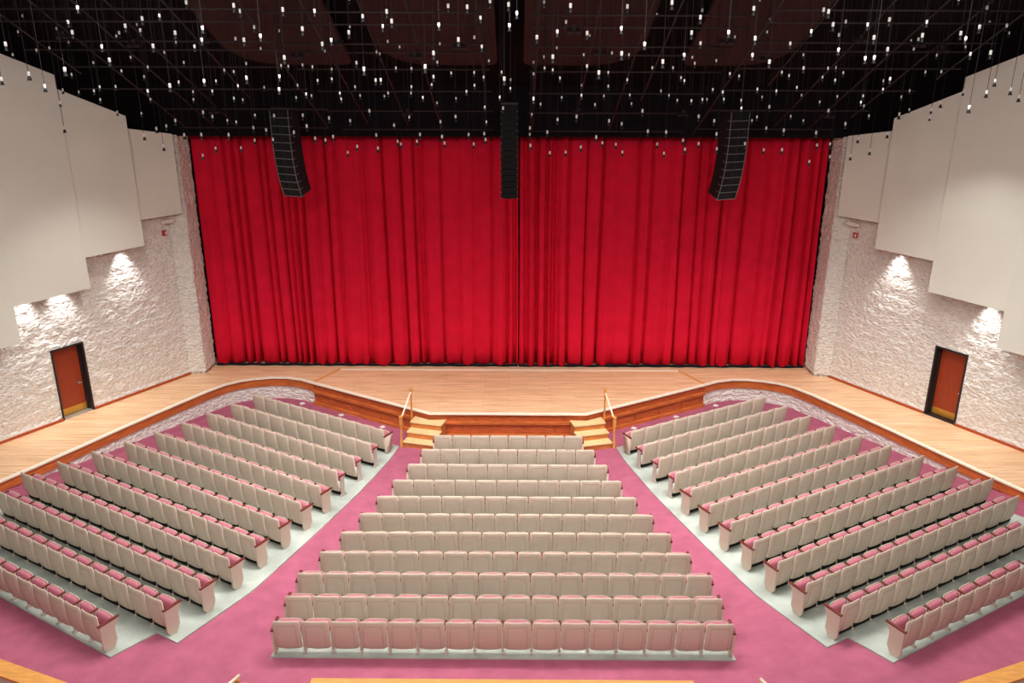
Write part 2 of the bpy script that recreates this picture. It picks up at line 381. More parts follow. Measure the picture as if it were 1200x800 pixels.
for side in (-1, 1):
    rough_wall('wall_' + WL[side], side, -9.0, 6.62, STAGE - 0.05, 6.8, True, 'rough cream split-face block wall, %s' % HOUSE[side])
    # black upper wall above and behind the acoustic panels
    mb = MB(); a = wall_xy(-14, -0.02, side); b = wall_xy(6.75, -0.02, side); c = wall_xy(6.75, -0.3, side); d = wall_xy(-14, -0.3, side)
    q = [a, b, c, d]; mb.prism(q if side > 0 else list(reversed(q)), 6.8, 18.0)
    o = structure(mb.ob('wall_upper_' + WL[side], M['black'])); o['label'] = 'black painted upper wall'
    # rough pilaster at the proscenium corner: front face, then the return to the curtain
    pp = [wall_xy(6.58, 0.0, side), (side * 10.66, 27.12), (side * 10.62, 28.0)]
    v = []; f = []; cs = []
    for k in range(2):
        L = math.hypot(pp[k + 1][0] - pp[k][0], pp[k + 1][1] - pp[k][1]); m = int(L / 0.055)
        for r in range(m + (1 if k == 1 else 0)): cs.append((pp[k][0] + (pp[k + 1][0] - pp[k][0]) * r / m, pp[k][1] + (pp[k + 1][1] - pp[k][1]) * r / m, k))
    nz = 150; n = len(cs)
    for j in range(nz + 1):
        z = STAGE + (8.97 - STAGE) * j / nz
        for (x, y, k) in cs:
            d = 0.03 * noise.noise(Vector((x * 7, y * 7, z * 7))) + 0.02 * noise.noise(Vector((x * 14, y * 14, z * 14)))
            if z < STAGE + 0.16: d = 0.0
            v.append((x - (side * d if k else 0), y - (0 if k else d), z))
    for j in range(nz):
        for q in range(n - 1): a = j * n + q; t = (a, a + 1, a + n + 1, a + n); f.append(t if side < 0 else tuple(reversed(t)))
    o = structure(ob('wall_pilaster_' + WL[side], mesh('pilaster', v, f, M['stone'], True))); o['label'] = 'rough block pilaster beside the curtain, %s' % HOUSE[side]
    # baseboards
    for (s0, s1) in ((-9, DS0), (DS1, 6.58)):
        mb = MB(); q = [wall_xy(s0, 0.02, side), wall_xy(s1, 0.02, side), wall_xy(s1, 0.06, side), wall_xy(s0, 0.06, side)]
        mb.prism(q if side < 0 else list(reversed(q)), STAGE, STAGE + 0.08)
        o = structure(mb.ob('baseboard_' + WL[side], M['baseboard'])); o['label'] = 'red-brown baseboard at the %s wall' % HOUSE[side]
    mb = MB(); q = offset_poly(pp, 0.05 * (-side)); strip(mb, pp, q, STAGE, STAGE + 0.08)
    o = structure(mb.ob('baseboard_pilaster_' + WL[side], M['baseboard'])); o['label'] = 'red-brown baseboard at the %s pilaster' % HOUSE[side]
    # door: recessed leaf, black frame, brass kick plate
    org = wall_xy(DS0, 0, side); ang = math.atan2(WD[1], side * WD[0])
    dr = empty('door_%d' % (1 if side < 0 else 2), (org[0], org[1], STAGE), ang); dr['kind'] = 'structure'
    dr['label'] = 'red-brown door in black frame with brass kick plate, %s wall' % HOUSE[side]
    W = DS1 - DS0; inn = -1 if side > 0 else 1    # local y pointing into the wall
    inn = 1 if side < 0 else -1
    def dbox(name, x0, x1, d0, d1, z0, z1, m):
        ys = sorted((inn * d0, inn * d1)); mb = MB(); mb.box(x0, x1, ys[0], ys[1], z0, z1); return mb.ob(name, M[m], dr)
    dbox('jamb', 0, 0.05, -0.03, 0.30, 0, DH, 'frame'); dbox('jamb', W - 0.05, W, -0.03, 0.30, 0, DH, 'frame'); dbox('head', 0.05, W - 0.05, -0.03, 0.30, DH - 0.05, DH, 'frame')
    dbox('stop', 0.05, 0.09, 0.16, 0.24, 0, DH - 0.05, 'frame'); dbox('stop', W - 0.09, W - 0.05, 0.16, 0.24, 0, DH - 0.05, 'frame')
    lf = dbox('leaf', 0.055, W - 0.055, 0.24, 0.29, 0.02, DH - 0.06, 'door')
    dbox('kick_plate', 0.07, W - 0.07, 0.232, 0.24, 0.03, 0.24, 'brass'); dbox('threshold', 0.05, W - 0.05, -0.02, 0.24, 0.0, 0.014, 'steel' if side < 0 else 'frame')  # house-left threshold is pale to paint in the light from the door gap
    hx = 0.09 if side > 0 else W - 0.24
    h = MB(); ys = sorted((inn * 0.20, inn * 0.24)); h.box(hx, hx + 0.035, ys[0], ys[1], 0.90, 0.97); ys = sorted((inn * 0.175, inn * 0.205)); h.box(hx, hx + 0.10, ys[0], ys[1], 0.92, 0.945)
    h.ob('door_handle', M['steel'], dr)

# proscenium header and ceiling
mb = MB(); mb.box(-11.6, 11.6, 27.15, 27.35, 8.93, 14.0); o = structure(mb.ob('wall_header', M['black_soft'])); o['label'] = 'black header above the curtain'
mb = MB(); mb.box(-11.6, 11.6, 28.6, 28.8, STAGE, 10.0); o = structure(mb.ob('wall_stage_back', M['black'])); o['label'] = 'black wall behind the curtain'
v = []
for y, z in ((27.3, zceil(27.3)), (13.5, zceil(13.5)), (-4, zceil(13.5))): v += [(-24, y, z), (24, y, z), (-24, y, z + 0.2), (24, y, z + 0.2)]
f = [(0, 1, 5, 4), (4, 5, 9, 8), (2, 6, 7, 3), (6, 10, 11, 7), (0, 2, 3, 1), (8, 9, 11, 10)]
o = structure(ob('ceiling', mesh('ceiling', v, f, M['black']))); o['label'] = 'black ceiling sloping down to the stage'
mb = MB(); mb.box(-24, 24, -4.2, -4.0, 0, 16.5); o = structure(mb.ob('wall_back', M['cream'])); o['label'] = 'plain rear wall'
# ceiling clouds
def rounded(x0, x1, y0, y1, r, outer):
    """outline with the stage-side corners rounded: outer corner big, inner small"""
    pts = [(x0, y0), (x1, y0)]
    ra = r if outer > 0 else 0.25; rb = r if outer < 0 else 0.25
    for k in range(9): t = math.pi / 2 * k / 8; pts.append((x1 - ra + ra * math.cos(t), y1 - ra + ra * math.sin(t)))
    for k in range(9): t = math.pi / 2 + math.pi / 2 * k / 8; pts.append((x0 + rb + rb * math.cos(t), y1 - rb + rb * math.sin(t)))
    return pts
for x0, x1, outer, lab in ((-7.5, -4.3, -1, 'outer dark brown ceiling panel, house-left'), (-3.42, -0.30, -1, 'inner dark brown ceiling panel left of the centre slot'), (0.42, 3.55, 1, 'inner dark brown ceiling panel right of the centre slot'), (4.8, 7.55, 1, 'outer dark brown ceiling panel, house-right')):
    pts = rounded(x0, x1, 15.0, 24.15, 1.3, outer); z = [9.95 + 0.42 * (27 - p[1]) for p in pts]
    mb = MB(); mb.prism(pts, z, [q + 0.12 for q in z]); thing(mb.ob('ceiling_panel', M['cloud']), lab + ', under the black ceiling', 'ceiling panel', 'dark brown ceiling panels')

# ------------------------------------------------------------------ acoustic wall panels
PAN = [(-1.6, 0.86, 3.78, 12.1, 11.75, 'lowest-hanging'), (0.78, 3.19, 4.81, 11.86, 10.87, 'second-lowest'), (3.19, 5.18, 5.72, 10.52, 9.66, 'third-lowest'), (5.18, 6.72, 6.50, 9.30, 9.02, 'highest and shortest')]
for side in (-1, 1):
    for k, (s0, s1, zb, zt0, zt1, nm) in enumerate(PAN):
        off, offe = ((0.74, 0.74), (0.66, 0.61), (0.53, 0.57), (0.42, 0.53))[k]
        root = empty('acoustic_panel', wall_xy((s0 + s1) / 2, (off + offe) / 2, side) + (zb,))
        thing(root, '%s cream acoustic panel hung on the %s block wall' % (nm, HOUSE[side]), 'wall panel', 'cream acoustic wall panels')
        c = root.location
        def pl(a0, a1, z00, z01, z1):   # quad block in wall coordinates
            q = [wall_xy(s0, a0, side), wall_xy(s1, a0 + offe - off, side), wall_xy(s1, a1 + offe - off, side), wall_xy(s0, a1, side)]
            zz = [z00, z01, z01, z00]; vv = [(p[0] - c.x, p[1] - c.y, z1 - c.z) for p in q] + [(p[0] - c.x, p[1] - c.y, zz[i] - c.z) for i, p in enumerate(q)]
            ff = BOXF if side > 0 else [tuple(reversed(t)) for t in BOXF]
            return vv, ff
        mb = MB(); mb.add(*pl(off - 0.05, off, zt0, zt1, zb)); mb.ob('panel_board', M['panel'], root)
        for t in (0.12, 0.88):
            s = s0 + (s1 - s0) * t
            q = [wall_xy(s - 0.03, 0.0, side), wall_xy(s + 0.03, 0.0, side), wall_xy(s + 0.03, min(off, offe) - 0.06, side), wall_xy(s - 0.03, min(off, offe) - 0.06, side)]
            for zz in (zb + 0.9, zt1 - 0.7):
                mb = MB(); mb.add([(p[0] - c.x, p[1] - c.y, h - c.z) for h in (zz, zz + 0.06) for p in q], BOXF); mb.ob('mounting_bracket', M['frame'], root)

# wall-wash downlights behind the panels
for side, lst in ((-1, ((4.68, 5.92), (2.5, 5.25), (1.43, 5.2))), (1, ((4.62, 5.92), (1.56, 5.05)))):
    for s, z in lst:
        x, y = wall_xy(s, 0.26, side)
        root = empty('wall_washer', (x, y, z)); thing(root, 'small white downlight behind cream panel washing the %s wall, %.0f steps from the stage' % (HOUSE[side], 7 - s), 'downlight', 'wall-wash downlights')
        root['label'] = 'downlight washing the %s block wall from behind the %s panel' % (HOUSE[side], 'third-lowest' if s > 3.2 else ('second-lowest' if s > 2 or side > 0 else 'second-lowest, far end of the'))
        mb = MB(); mb.lathe([(0.05, 0.14), (0.06, 0.12), (0.06, 0.0), (0.052, 0.0), (0.045, 0.05)]); mb.ob('housing', M['white_plastic'], root, True)
        mb = MB(); px, py = wall_xy(s, 0.0, side); mb.tube((0, 0, 0.1), (px - x, py - y, 0.1), 0.015); mb.ob('arm', M['white_plastic'], root)
        ld = bpy.data.lights.new('wash_lamp', 'SPOT'); ld.energy = 190; ld.color = (1, 0.98, 0.95); ld.spot_size = math.radians(66); ld.spot_blend = 0.9; ld.shadow_soft_size = 0.04
        lo = bpy.data.objects.new('wash_lamp', ld); COL.objects.link(lo); lo.location = (x, y, z - 0.01)
        tx, ty = wall_xy(s, 0.0, side); lo.rotation_euler = (Vector((x + (tx - x) * 0.3, y + (ty - y) * 0.3, z - 1.6)) - Vector((x, y, z))).to_track_quat('-Z', 'Y').to_euler()
# emergency lights and fire alarms
for side in (-1, 1):
    x, y = wall_xy(6.33, 0.24, side); rz = math.atan2(WN[1], side * WN[0]) + math.pi / 2
    e = empty('emergency_light', (x, y, 6.27), rz); thing(e, 'white twin-head emergency light on the %s wall under the shortest panel' % HOUSE[side], 'emergency light', 'emergency lights')
    mb = MB(); mb.box(-0.15, 0.15, -0.06, 0.06, -0.06, 0.06); mb.ob('housing', M['white_plastic'], e)
    for k in (-1, 1):
        mb = MB(); mb.tube((k * 0.17, 0.0, 0.03), (k * 0.19, -0.07, -0.02), 0.05, 10, 0.06); mb.ob('lamp_head', M['white_plastic'], e, True)
    x, y = wall_xy(6.28, 0.09, side)
    e = empty('fire_alarm', (x, y, 5.88), rz); thing(e, 'red fire alarm strobe on the %s block wall' % HOUSE[side], 'fire alarm', 'fire alarms')
    mb = MB(); mb.box(-0.07, 0.07, -0.03, 0.03, -0.085, 0.085); mb.ob('housing', M['red_plastic'], e)
    mb = MB(); mb.box(0.0, 0.05, -0.055, -0.03, -0.05, 0.05); mb.ob('strobe_lens', M['white_plastic'], e)

# ------------------------------------------------------------------ stage curtain
random.seed(11)
def curtain(x0, x1, label):
    z0, z1 = STAGE + 0.085, 9.15
    xs = []; x = x0; folds = []
    while x < x1 - 0.05:
        wd = random.choice((0.16, 0.24, 0.34, 0.46, 0.6)) * random.uniform(0.85, 1.15); folds.append((x, min(x + wd, x1), random.uniform(0.05, 0.20))); x += wd
        if random.random() < 0.7: wd = random.uniform(0.05, 0.13); folds.append((x, min(x + wd, x1), -random.uniform(0.10, 0.24))); x += wd
    nz = 10; prof = []
    for (a, b, dp) in folds:
        if a >= b: continue
        n = 10 if dp > 0 else 6
        for k in range(n):
            t = k / n; prof.append((a + (b - a) * t, dp * math.sin(math.pi * t) ** (0.7 if dp > 0 else 1.0) + (0.02 * math.sin(t * 9 + a * 7) if dp > 0.1 else 0), b - a))
    prof.append((x1, 0.0, 0.2))
    # ease the per-fold offset so neighbouring pleats join
    v = []; f = []; n = len(prof)
    for j in range(nz + 1):
        t = j / nz; z = z0 + (z1 - z0) * t
        for k, (x, d, wd) in enumerate(prof):
            sway = 0.05 * math.sin(x * 1.3 + t * 2.0) * (1 - t) + 0.03 * math.sin(x * 3.1 + 1) * (1 - t)
            amp = 1.0 - 0.25 * t + 0.12 * math.sin(x * 2.7)
            zz = z + (0.02 * math.sin(x * 9.0) + 0.012 * math.sin(x * 23)) * (1 if j == 0 else 0)
            v.append((x + (sway if 2 < k < n - 3 else 0), 28.0 - d * amp - 0.05 * math.sin(x * 0.9), zz))
    for j in range(nz):
        for k in range(n - 1): a = j * n + k; f.append((a, a + 1, a + n + 1, a + n))
    o = ob('stage_curtain', mesh('stage_curtain', v, f, M['curtain'], True))
    md = o.modifiers.new('thickness', 'SOLIDIFY'); md.thickness = 0.012
    thing(o, label, 'curtain', 'stage curtains')
    lv = []; m = int((x1 - x0) / 0.08)
    for zz in (STAGE + 0.005, STAGE + 0.10):
        for q in range(m + 1): xx = x0 + (x1 - x0) * q / m; lv.append((xx, 27.88 + 0.02 * math.sin(xx * 8.0), zz))
    ob('lining', mesh('lining', lv, [(q, q + 1, m + q + 2, m + q + 1) for q in range(m)], M['lining'], True), o)
curtain(-10.55, 0.30, 'deep red pleated stage curtain, half on the house-left side')
curtain(0.34, 10.55, 'deep red pleated stage curtain, half on the house-right side')

# ------------------------------------------------------------------ hanging line-array loudspeakers
def line_array(x, y, ztop, n, bw, bh, depth, yaw, lean, label, vee):
    root = empty('line_array', (x, y, ztop), yaw); thing(root, label, 'loudspeaker', 'line array loudspeakers')
    py, pz = 0.0, 0.0; ang = 0.0
    for k in range(n):
        ang = lean * (k / (n - 1)) ** 1.8
        # local axes: front is -y; tilt so the front looks down more and more
        def tf(px, qy, qz): return (px, py + qy * math.cos(ang) - qz * math.sin(ang), pz + qy * math.sin(ang) + qz * math.cos(ang))
        def blk(x0, x1, y0, y1, z0, z1): return [tf(*p) for p in box_v(x0, x1, y0, y1, z0, z1)]
        cab = ob('cabinet', mesh('cabinet', blk(-bw / 2, bw / 2, 0, depth, -bh, -0.012), BOXF, M['speaker']), root)
        if vee:
            vv = [tf(-bw / 2, -0.01, -bh), tf(0, -0.07, -bh), tf(bw / 2, -0.01, -bh), tf(-bw / 2, -0.01, -0.02), tf(0, -0.07, -0.02), tf(bw / 2, -0.01, -0.02), tf(-bw / 2, 0.01, -bh), tf(bw / 2, 0.01, -bh), tf(-bw / 2, 0.01, -0.02), tf(bw / 2, 0.01, -0.02)]
            ob('grille', mesh('grille', vv, [(0, 1, 4, 3), (1, 2, 5, 4), (6, 8, 9, 7), (0, 3, 8, 6), (2, 7, 9, 5), (3, 4, 5, 9, 8), (0, 6, 7, 2, 1)], M['grille']), cab)
        else:
            g = MB(); g.add(blk(-bw / 2 + 0.02, -0.07, -0.012, 0, -bh + 0.02, -0.03), BOXF); g.add(blk(0.07, bw / 2 - 0.02, -0.012, 0, -bh + 0.02, -0.03), BOXF); g.ob('grille', M['grille'], cab)
            h = MB(); h.add(blk(-0.06, 0.06, -0.006, 0, -bh + 0.01, -0.02), BOXF); h.ob('horn', M['speaker'], cab)
        e = MB(); e.add(blk(-bw / 2 - 0.004, bw / 2 + 0.004, -0.016, depth * 0.3, -bh - 0.004, -bh + 0.012), BOXF); e.ob('edge_trim', M['speaker_edge'], cab)
        if not vee:
            e = MB()
            for sx in (-1, 1): e.add(blk(sx * bw / 2 - 0.008, sx * bw / 2 + 0.008, -0.016, 0.0, -bh, 0), BOXF)
            e.ob('side_trim', M['speaker_edge'], cab)
        py += bh * math.sin(ang); pz -= bh * math.cos(ang)
    mb = MB(); mb.box(-bw / 2, bw / 2, 0.02, depth, 0.0, 0.06); mb.ob('rigging_frame', M['frame'], root)
    mb = MB()
    for sx in (-0.15, 0.15): mb.tube((sx, 0.2, 0.05), (sx, 0.2, zceil(y) - ztop + 0.05), 0.01)
    mb.ob('hoist_cable', M['cord'], root)
line_array(-6.68, 24.9, 9.9, 11, 0.66, 0.236, 0.5, math.radians(-24), math.radians(20), 'black line array of stacked cabinets hanging over the house-left stage', False)
line_array(6.72, 24.9, 9.85, 11, 0.66, 0.236, 0.5, math.radians(24), math.radians(20), 'black line array of stacked cabinets hanging over the house-right stage', False)
line_array(0.02, 24.9, 10.05, 15, 0.50, 0.183, 0.4, 0.0, math.radians(12), 'narrow black line array hanging over the centre of the stage', True)

# ------------------------------------------------------------------ ceiling pipe grid
def gz(y): return 8.95 + 0.42 * (27 - y)
def hung_pipe(p0, p1, r, label, grp):
    p0 = Vector(p0); p1 = Vector(p1); c = (p0 + p1) / 2
    root = empty('lighting_pipe', c); thing(root, label, 'pipe', grp)
    mb = MB(); mb.tube(p0 - c, p1 - c, r, 8); mb.ob('pipe', M['pipe'], root, True)
    for t in (0.08, 0.5, 0.92):
        q = p0.lerp(p1, t) - c; top = zceil(p0.lerp(p1, t).y) - c.z + 0.05
        mb = MB(); mb.tube(q, (q.x, q.y, top), 0.007, 5); mb.ob('hanger_rod', M['cord'], root)
lat = [(17.2, 1), (18.3, 1), (19.05, 1), (19.6, 1), (20.55, 1), (21.0, 1), (21.95, 1), (23.35, 1), (24.8, 1), (26.35, 1)]
for k, (y, _) in enumerate(lat):
    reach = 10.9 if y < 24 else 9.9
    segs = ((-reach - 0.6 * (k % 2), -5.6 + 0.2 * (k % 3)), (-5.3 + 0.15 * (k % 2), -0.45), (0.55, 5.4 - 0.1 * (k % 3)), (5.7, reach + 0.4 * ((k + 1) % 2)))
    for q, (a, b) in enumerate(segs):
        dy = 0.12 * ((k * 3 + q) % 3 - 1); lim = P0[0] - 1.3
        lab = 'cross pipe number %s out from the header, over the %s' % (ORD[len(lat) - 1 - k], ('house-left wall side', 'house-left half of the stage', 'house-right half of the stage', 'house-right wall side')[q])
        lx = (21.42 - (y + dy)) ; xm = P0[0] + WD[0] * ((y + dy - P0[1]) / WD[1]) - 1.5
        a = max(a, -xm); b = min(b, xm)
        lab = lab.replace('pipe number', 'pipe,').replace('out from', 'from')
        hung_pipe((a, y + dy, gz(y + dy)), (b, y + dy, gz(y + dy)), 0.019, 'dark ' + lab, 'ceiling cross pipes')
lon = [(-11.0, 18.0, 22.4), (-10.0, 16.5, 26.4), (-9.1, 16.5, 26.8), (-8.4, 16.5, 26.1), (-7.2, 18, 24), (-5.6, 16.5, 26.4), (-4.3, 16.5, 26.0), (-3.1, 16.5, 26.2), (-2.1, 16.5, 26.6), (-0.62, 16.5, 23.6), (0.72, 18.0, 26.6), (2.0, 16.5, 24.5), (3.1, 16.5, 26.6), (3.7, 16.5, 24.1), (5.78, 17.5, 27.0), (6.9, 17.5, 23.0), (8.1, 16.5, 26.1), (9.2, 16.5, 26.6), (10.1, 16.5, 25.4), (11.1, 18.5, 22.6)]
for k, (x, y0, y1) in enumerate(lon):
    nm = ('dark sloping pipe running down to the stage, %s from the %s wall' % (ORD[k if x < 0 else 19 - k], HOUSE[-1 if x < 0 else 1]))
    hung_pipe((x, y0, gz(y0) + 0.06), (x, y1, gz(y1) + 0.06), 0.021, nm, 'sloping ceiling pipes')
LATY = [q[0] for q in lat]; LONX = [q[0] for q in lon]
def pipe_place(x, y):
    a = min(range(len(LATY)), key=lambda k: abs(LATY[k] - y)); b = min(range(len(LONX)), key=lambda k: abs(LONX[k] - x))
    return 'at %s cross pipe from header, %s sloping pipe from %s wall' % (ORD[len(LATY) - 1 - a], ORD[b if LONX[b] < 0 else 19 - b], HOUSE[-1 if LONX[b] < 0 else 1])
# twin louvred floodlights clamped to the grid
flood = [(-10.0, 19.9), (-8.6, 20.3), (-6.9, 20.1), (-5.0, 20.9), (-3.9, 20.2), (-2.2, 20.9), (-1.1, 20.4), (-2.9, 24.6), (1.5, 19.6), (2.2, 20.7), (5.0, 20.1), (6.2, 21.0), (8.0, 20.0), (9.4, 20.2), (10.1, 20.5), (2.0, 24.5), (5.0, 24.6), (9.2, 24.7), (-8.4, 24.5)]
fp = MB(); fp.box(-0.2, -0.02, -0.14, 0.14, -0.08, 0.0); fm1 = fp.mesh('louvre_head', M['flood'])
fp = MB(); fp.box(0.02, 0.2, -0.14, 0.14, -0.08, 0.0); fm2 = fp.mesh('louvre_head', M['flood'])
fp = MB()
for k in range(4): fp.box(-0.19, -0.03, -0.12 + k * 0.065, -0.08 + k * 0.065, -0.088, -0.08); fp.box(0.03, 0.19, -0.12 + k * 0.065, -0.08 + k * 0.065, -0.088, -0.08)
fm3 = fp.mesh('louvre', M['pipe']); fp = MB(); fp.box(-0.05, 0.05, -0.03, 0.03, 0, 0.12); fm4 = fp.mesh('clamp', M['pipe'])
for k, (x, y) in enumerate(flood):
    e = empty('twin_floodlight', (x, y, gz(y) - 0.10)); e.rotation_euler = (math.radians(22), 0, 0); e.scale = (0.75, 0.75, 0.75)
    thing(e, 'dark twin-head louvred floodlight ' + pipe_place(x, y), 'floodlight', 'twin floodlights on the ceiling pipes')
    for nm, me in (('louvre_head', fm1), ('louvre_head', fm2), ('louvre', fm3), ('clamp', fm4)): ob(nm, me, e)

# ------------------------------------------------------------------ pendant spotlights (x y z in centimetres, nearest first)
PEND = '''
429 1501 1169,285 1504 1225,115 1507 1220,-855 1510 1157,205 1511 1144,278 1520 1131,-76 1521 1166,428 1523 1217,
639 1524 1171,-345 1525 1183,-460 1526 1220,465 1529 1131,-378 1532 1214,-192 1536 1196,-121 1536 1144,561 1539 1213,
170 1543 1112,732 1547 1175,-596 1548 1088,-202 1550 1212,-387 1550 1136,10 1555 1224,-62 1555 1220,345 1556 1204,
805 1561 1179,580 1563 1193,334 1569 1179,685 1571 1152,-140 1572 1121,871 1575 1147,-795 1576 1114,2 1583 1100,
90 1592 1138,-255 1595 1116,-873 1596 1106,-782 1600 1178,-330 1603 1159,-658 1615 1202,699 1615 1203,-477 1618 1166,
-606 1628 1178,-101 1629 1225,154 1632 1179,584 1632 1220,-738 1634 1130,-485 1638 1216,-701 1638 1190,-25 1641 1234,
-658 1647 1155,62 1648 1172,-587 1650 1231,-290 1654 1180,229 1656 1226,-492 1659 1098,887 1659 1192,24 1798 1220,
-1050 1805 1090,237 1805 1192,758 1805 1137,-501 1806 1176,286 1807 1162,-963 1807 1076,9 1807 1197,456 1808 1185,
940 1808 1174,972 1808 1039,-869 1809 1229,-135 1809 1198,-619 1809 1191,761 1859 1135,1044 1860 1090,-399 1861 1226,
704 1863 1152,1001 1863 1235,-644 1867 1169,-300 1868 1216,-861 1871 1155,944 1872 1252,764 1878 1202,-733 1880 1217,
992 1880 1144,-372 1880 1169,648 1881 1189,1042 1881 1066,81 1881 1246,1093 1881 1072,110 1882 1187,-930 1882 1204,
-53 1883 1214,-655 1883 1085,-261 1883 1197,890 1883 1208,1060 1884 1201,529 1884 1141,383 1884 1141,1141 1928 1055,
-800 1932 1189,-685 1932 1156,131 1936 1208,-551 1936 1196,739 1937 1210,-508 1937 1066,-53 1937 1157,427 1937 1165,
624 1938 1165,-287 1987 1085,-72 1991 1177,184 1991 1116,-521 1996 1092,-167 1996 1092,438 1996 1235,591 1996 1215,
678 1996 1113,749 1996 1184,878 1996 1090,929 1996 1175,63 1997 1044,-301 2000 1084,-878 2000 1185,-831 2000 1059,
-615 2000 1173,-343 2000 1122,513 2003 1101,-403 2005 1087,-945 2008 1068,-760 2009 1079,-74 2009 1102,177 2009 1141,
759 2012 1087,-1009 2014 1095,-255 2014 1111,-963 2014 1059,-892 2014 1179,-686 2014 1059,-625 2014 1071,
-520 2014 1116,-467 2014 1053,-356 2014 1200,-291 2014 1142,-219 2014 1110,-159 2014 1124,-11 2014 1103,88 2014 1112,
107 2014 1108,63 2014 1099,124 2014 1090,242 2014 1145,281 2014 1141,340 2014 1227,412 2014 1085,433 2014 1123,
569 2014 1258,592 2014 1191,740 2014 1113,873 2014 1067,930 2014 1155,1001 2014 1106,680 2014 1142,635 2014 1104,
-1048 2015 1032,550 2017 1024,-389 2017 1055,-831 2018 1112,-439 2018 1083,521 2018 1180,-748 2023 1122,
-406 2023 1108,-53 2023 1091,-507 2027 1114,-75 2030 1073,-899 2030 1103,176 2031 1051,587 2031 1066,-16 2031 1046,
833 2032 1037,-1109 2032 1222,-1126 2032 1188,-1148 2032 1138,-1091 2032 1148,-1060 2032 1153,-1036 2032 1195,
-1013 2032 1166,-919 2032 1068,-874 2032 1133,-849 2032 1204,-794 2032 1144,-764 2032 1166,-681 2032 1081,
-659 2032 1105,-637 2032 1102,-606 2032 1120,-357 2032 1259,-569 2032 1153,-523 2032 1191,-475 2032 1117,
-452 2032 1113,-421 2032 1148,-301 2032 1146,-274 2032 1169,-247 2032 1157,-223 2032 1069,-154 2032 1164,
-175 2032 1074,-94 2032 1059,-41 2032 1127,116 2032 1156,87 2032 1136,63 2032 1124,191 2032 1183,237 2032 1102,
282 2032 1086,339 2032 1113,387 2032 1113,407 2032 1091,430 2032 1136,486 2032 1129,507 2032 1059,542 2032 1095,
632 2032 1062,658 2032 1096,679 2032 1070,736 2032 1093,765 2032 1114,783 2032 1103,879 2032 1085,929 2032 1173,
973 2032 1105,993 2032 1142,1056 2032 1160,1101 2032 1213,1150 2032 1190,-963 2032 1121,-129 2032 1100,-197 2032 1045,
9 2034 1066,493 2076 1063,-285 2076 1053,470 2076 1040,243 2077 1070,-1069 2077 1058,-658 2077 1040,-399 2077 1039,
-53 2077 1021,-982 2077 1036,444 2077 1037,564 2078 1038,-364 2078 1067,-502 2078 1070,-869 2079 1089,855 2079 1049,
9 2079 1084,522 2079 1041,301 2121 1048,-236 2125 1051,-482 2127 1044,183 2132 1070,-776 2133 1052,-522 2133 1039,
379 2133 1057,1121 2134 1057,135 2134 1041,-600 2137 1063,-658 2143 1033,995 2147 1059,402 2149 1046,1058 2151 1013,
889 2151 1022,220 2157 1023,823 2160 1044,-368 2160 1043,911 2166 997,987 2170 1043,631 2170 993,-1079 2171 1049,
1067 2171 994,785 2171 1030,84 2171 1023,-129 2171 1036,-640 2171 994,-53 2171 979,-792 2172 1032,-901 2172 1032,
-249 2173 990,-690 2173 977,428 2174 1033,243 2174 1043,319 2218 1022,753 2218 1044,653 2219 1039,-729 2222 977,
-952 2225 994,-1015 2226 997,63 2228 994,-319 2235 1038,517 2241 1032,774 2245 979,740 2246 990,-184 2246 1021,
1050 2254 1007,643 2257 978,-12 2262 1006,182 2265 985,355 2265 1000,-365 2265 998,1139 2273 1022,825 2285 944,
508 2285 985,740 2291 949,561 2293 939,855 2297 1000,-818 2299 991,1047 2302 991,699 2305 1009,-141 2309 981,
-545 2310 955,379 2310 944,556 2310 972,-483 2310 976,134 2311 974,273 2311 971,-991 2311 929,910 2311 965,
-179 2311 928,429 2312 942,240 2313 928,-761 2314 931,-1208 2314 948,-919 2357 965,-852 2358 927,-187 2367 963,
-597 2370 933,-571 2380 978,-824 2382 974,-247 2382 927,-652 2383 977,-975 2390 892,-494 2395 919,-991 2396 940,
-64 2398 912,61 2399 944,110 2400 933,-684 2404 936,320 2415 955,673 2417 901,63 2420 894,-448 2420 961,-551 2421 912,
596 2424 886,-978 2435 944,-326 2435 948,508 2437 883,-379 2438 920,-114 2438 922,547 2443 898,-679 2445 906,
209 2445 887,740 2455 941,-185 2455 896,504 2456 906,-439 2456 886,1090 2456 927,-530 2456 904,-736 2457 938,
62 2458 922,-939 2458 917,-70 2458 923,-379 2458 881,930 2459 897,793 2459 880,122 2505 864,1069 2511 873,
1031 2515 907,-272 2516 895,-873 2516 873,-104 2520 887,-330 2522 894,1023 2533 855,965 2543 851,-324 2544 884,
-929 2557 847,470 2565 857,449 2573 883,-775 2584 890,286 2598 884,942 2600 879,-646 2601 882,-829 2613 864,
-499 2613 851,175 2613 854,350 2613 855,785 2613 863,929 2613 828,329 2613 878,
'''
pend = [tuple(int(c) / 100.0 for c in q.split()) for q in PEND.replace('\n', '').split(',') if q.strip()]
mb = MB(); mb.lathe([(0.010, 0.085), (0.026, 0.08), (0.027, 0.0), (0.024, -0.005)], 10); m_sock = mb.mesh('socket', M['socket'], True)
mb = MB(); mb.lathe([(0.024, 0.0), (0.028, -0.03), (0.044, -0.08), (0.047, -0.095), (0.041, -0.095), (0.038, -0.07)], 12); m_shade = mb.mesh('shade', M['shade'], True)
mb = MB(); mb.lathe([(0.036, -0.080), (0.038, -0.088), (0.034, -0.092)], 12); m_lens = mb.mesh('lens', M['lens'], True)
mb = MB(); mb.tube((0, 0, 0.09), (0, 0, 1.09), 0.006, 5); m_cord = mb.mesh('cord', M['cord'])
NPEND = 300
cells = {}
for q in pend[:NPEND]: cells.setdefault(pipe_place(q[0], q[1]), []).append(q)
for q in cells.values(): q.sort(key=lambda t: -t[2])
